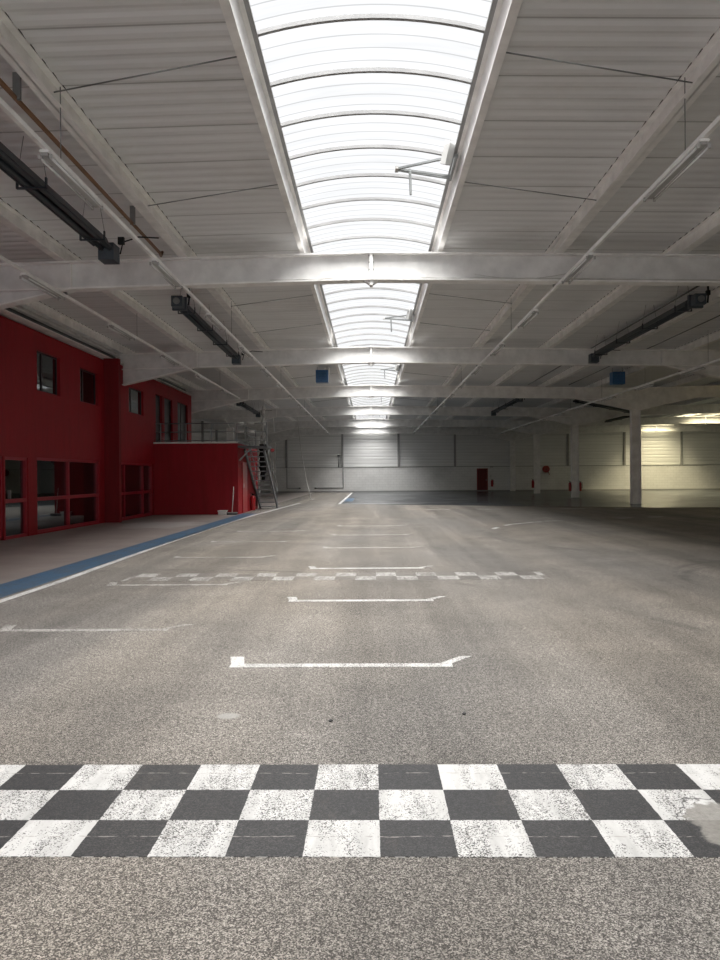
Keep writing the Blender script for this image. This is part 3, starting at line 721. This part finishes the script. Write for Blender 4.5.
# blue unit heaters
def unit_heater(x, y, z, lab):
    t = thing('unit_heater', (x, y, z), lab, 'heater', 'blue hanging unit heaters')
    MB().box(x-.25, x+.25, y-.2, y+.2, z-.25, z+.25).build('casing', M['blue'], t)
    l = MB()
    for i in range(6): l.box(x-.2, x+.2, y-.225, y-.20, z-.19+.065*i, z-.165+.065*i)
    l.build('louvres', M['blue'], t)
    for s in (-1, 1): MB().tube([(x+s*.2, y, z+.25), (x+s*.2, y, ztop(x)+PH)], .012, 6).build('hanger_rod', M['galv'], t)
    MB().tube([(x+.1, y, z+.25), (x+.1, y, z+.34), (x+.3, y, z+.36), (x+.3, y, z-.1)], .02, 6).build('pipe', M['rail'], t)
unit_heater(-1.97, 30, 5.50, 'small blue unit heater hanging just left of the skylight')
unit_heater(10.05, 30, 5.32, 'dark blue unit heater hanging near the column row at right')

# ------------------------------------------------------------------ skylight vent openers
def opener(y, lab):
    t = thing('vent_opener', (R1+1.25, y, 6.1), lab, 'vent opener', 'vent opener arms in the skylight')
    xa, xb, z = R1+1.26, R1+.42, 6.06
    MB().bar((xa, y+.40, z), (xb, y+.06, z), .035, .03).bar((xa, y+.32, z), (xb, y+.02, z), .02, .03).build('lower_arm', M['galv'], t)
    MB().bar((xa, y-.38, z+.02), (xb, y+.0, z), .035, .03).build('upper_arm', M['galv'], t)
    MB().bar((xb-.03, y-.05, z), (xb-.03, y+.10, z), .05, .04).build('apex_joint', M['pale'], t)
    MB().bar((xa-.02, y-.42, z), (xa-.02, y+.44, z), .04, .05).build('hinge_rail', M['galv'], t)
    MB().bar((xb+.17, y+.03, z), (xb+.18, y+.0, z-.40), .03, .03).build('push_rod', M['galv'], t)
    MB().bar((xa-.17, y-.35, z-.10), (xa-.10, y-.46, z+.20), .11, .13).build('actuator', M['lampbody'], t)
for k, y in enumerate((11.1, 21.6, 32.0, 42.2, 52.4)):
    opener(y, ['grey triangular vent opener on the skylight before the first beam', 'grey triangular vent opener between first and second beams', 'grey triangular vent opener between second and third beams', 'grey triangular vent opener between third and fourth beams', 'grey triangular vent opener between fourth and fifth beams'][k])

# hanging cord and pipe
t = thing('slack_rope', (-4.5, 44.75, 5.0), 'pale cord slanting from the roof to the floor, left of centre', 'cord')
MB().tube([(-4.45, 44.75, 5.09), (-4.40, 44.8, 4.2), (-4.22, 44.9, 2.6), (-3.95, 45, 1.1), (-3.72, 45, .02), (-3.55, 45, .015)], .02, 6).build('rope', M['cable'], t)
t = thing('hanging_pipe', (-5.92, 44.75, 4.2), 'short pale pipe hanging from a far roof beam at left', 'pipe')
MB().tube([(-5.95, 44.75, 5.05), (-5.91, 44.75, 4.17)], .03, 6).build('pipe', M['rail'], t)

# ------------------------------------------------------------------ floor markings (thin coats of paint, worn to the asphalt)
PZ = .0022
def mark(polys, mat, name, lab, cat='floor marking', grp=None):
    b = MB()
    for pl in polys: b.prism(pl, 'z', 0, PZ)
    return tag(b.build(name, mat), lab, cat, grp)
def quad(xa, xb, ya, yb): return [(xa,ya),(xb,ya),(xb,yb),(xa,yb)]
mark([quad(-2.3, 1.72, 2.722, 3.596)], M['check'], 'start_line', 'black and white chequered line across the foreground floor', 'floor marking')
mark([quad(-3.45, 2.45, 10.0, 10.76)], M['check2'], 'faded_chequer', 'faded chequered line crossing the floor farther back')
def gridbox(xl, xr, y, w, tk, lab, mat, left=True, right=True):
    pl = [quad(xl, xr, y, y+w)]
    if left: pl.append([(xl, y+w), (xl+.10, y+w), (xl+.06, y+tk), (xl-.05, y+tk)])
    if right: pl.append([(xr-.09, y+w), (xr, y+w), (xr+.18, y+tk), (xr+.09, y+tk)])
    o = mark(pl, mat, 'grid_marking', lab, grp='start grid markings')
    return o
R_ = [(5.44, .10), (8.30, .11), (11.22, .12), (14.45, .12), (17.6, .12), (20.8, .12)]
for i, (y, w) in enumerate(R_):
    gridbox(-1.07 if i == 0 else -.95, (.60, .70, .80, .86, .86, .86)[i], y, w, .32, f'{ORD[i]} white bracket line from the chequered line, below the skylight', M['white'] if i < 3 else M['whitef'])
for i, y in enumerate((6.74, 9.58, 12.85, 15.9, 19.0)):
    gridbox(-3.50, -1.90, y, .10, .30, f'{ORD[i]} faded bracket line from the front, beside the blue strip', M['whitef'])
mark([quad(-4.98, -4.42, 4.0, 28.2)], M['bluep'], 'blue_strip', 'worn blue painted strip along the walkway edge')
pts = [(-4.33, 4), (-4.28, 10), (-4.36, 13), (-4.42, 16), (-4.44, 20), (-4.42, 24), (-4.34, 27), (-4.24, 29), (-4.08, 33), (-3.95, 36), (-3.80, 39.2)]
pts[0] = (-4.33, 4.0)
mark([[(xa-.06, ya), (xa+.05, ya), (xb+.05, yb), (xb-.06, yb)] for (xa, ya), (xb, yb) in zip(pts, pts[1:])], M['white2'], 'white_line', 'white line bordering the blue strip and curving past the stair')
mark([[(-1.70, 37.5), (-1.55, 37.5), (-1.55, 62), (-1.70, 62)]], M['white2'], 'white_line', 'white edge line of the dark resin floor', grp=None)
mark([[(-1.55+.02, 41.0), (-1.05, 41.0), (-1.05, 47.), (-1.53, 47.)]], M['bluep'], 'blue_patch', 'blue painted patch at the resin floor corner')
bpy.data.objects['blue_patch'].location.z = .004
dash = [(3.33, 19.7, .35), (3.9, 20.95, .5), (4.35, 21.5, .8), (4.9, 22.1, 1.0), (5.6, 22.6, 1.25), (8.2, 23.9, 1.2), (9.4, 24.4, 1.2)]
for i, (x, y, a) in enumerate(dash):
    ux, uy = math.sin(a), math.cos(a); h = .30
    mark([[(x-ux*h-.06*uy, y-uy*h+.06*ux), (x-ux*h+.06*uy, y-uy*h-.06*ux), (x+ux*h+.06*uy, y+uy*h-.06*ux), (x+ux*h-.06*uy, y+uy*h+.06*ux)]], M['white'], 'dash_marking', f'{ORD[i]} pale dash of the curved line at right, from the front', grp='curved dashed line')
for i, x in enumerate((2.3, 4.4, 7.9, 10.1)):
    mark([quad(x, x+1.0, 30.5, 30.85)], M['whitef'], 'dash_marking', f'{ORD[i]} pale dash from the left along the dark floor edge', grp='dashes along the resin edge')
mark([quad(-1.5, 2.8, 37.45, 37.65)], M['white2'], 'pale_line', 'pale line across the floor where the dark resin begins').location.z = .004
for (x, y), lab in (((-.243, 4.24), 'dark leaf scrap on the floor left of centre'), ((.545, 4.36), 'dark leaf scrap on the floor right of centre')):
    b = MB(); n = 9
    b.prism([(x+.012*math.cos(2*PI*k/n)*(1+.35*math.sin(3*k)), y+.016*math.sin(2*PI*k/n)*(1+.3*math.cos(2*k))) for k in range(n)], 'z', 0, .006)
    tag(b.build('leaf_scrap', M['black']), lab, 'leaf', None)

# ------------------------------------------------------------------ world, camera, colour
w = bpy.data.worlds.new('World'); S.world = w; w.use_nodes = True
bg = w.node_tree.nodes['Background']; bg.inputs[0].default_value = (.85, .92, 1, 1); bg.inputs[1].default_value = 1.0
bg.inputs[0].default_value = (.95, .97, 1, 1)
sl = bpy.data.lights.new('Sun', 'SUN'); sl.energy = 37; sl.angle = math.radians(96); sl.color = (1, .985, .96)
so = bpy.data.objects.new('Sun', sl); COL.objects.link(so); so.location = (0, 20, 30)

f = 733.; rho = math.radians(.4)
a = Vector((371-360, 480-476, -f)).normalized()
e = Vector((math.cos(rho), math.sin(rho), 0)); X = (e - a*e.dot(a)).normalized(); Z = X.cross(a)
R = Matrix((X, a, Z))                      # world from camera
cam = bpy.data.cameras.new('Camera'); co = bpy.data.objects.new('Camera', cam); COL.objects.link(co)
cam.sensor_fit = 'VERTICAL'; cam.sensor_height = 36; cam.lens = f/960*36; cam.clip_start = .05; cam.clip_end = 300
co.matrix_world = Matrix.Translation((0, 0, 1.42)) @ R.to_4x4()
S.camera = co
S.view_settings.view_transform = 'Standard'; S.view_settings.look = 'None'; S.view_settings.gamma = 1; S.view_settings.use_curve_mapping = False
S.view_settings.exposure = 0.1
c = S.cycles
c.max_bounces = 12; c.diffuse_bounces = 8; c.glossy_bounces = 4; c.transparent_max_bounces = 12; c.sample_clamp_indirect = 8; c.use_denoising = True
c.caustics_reflective = False; c.caustics_refractive = False
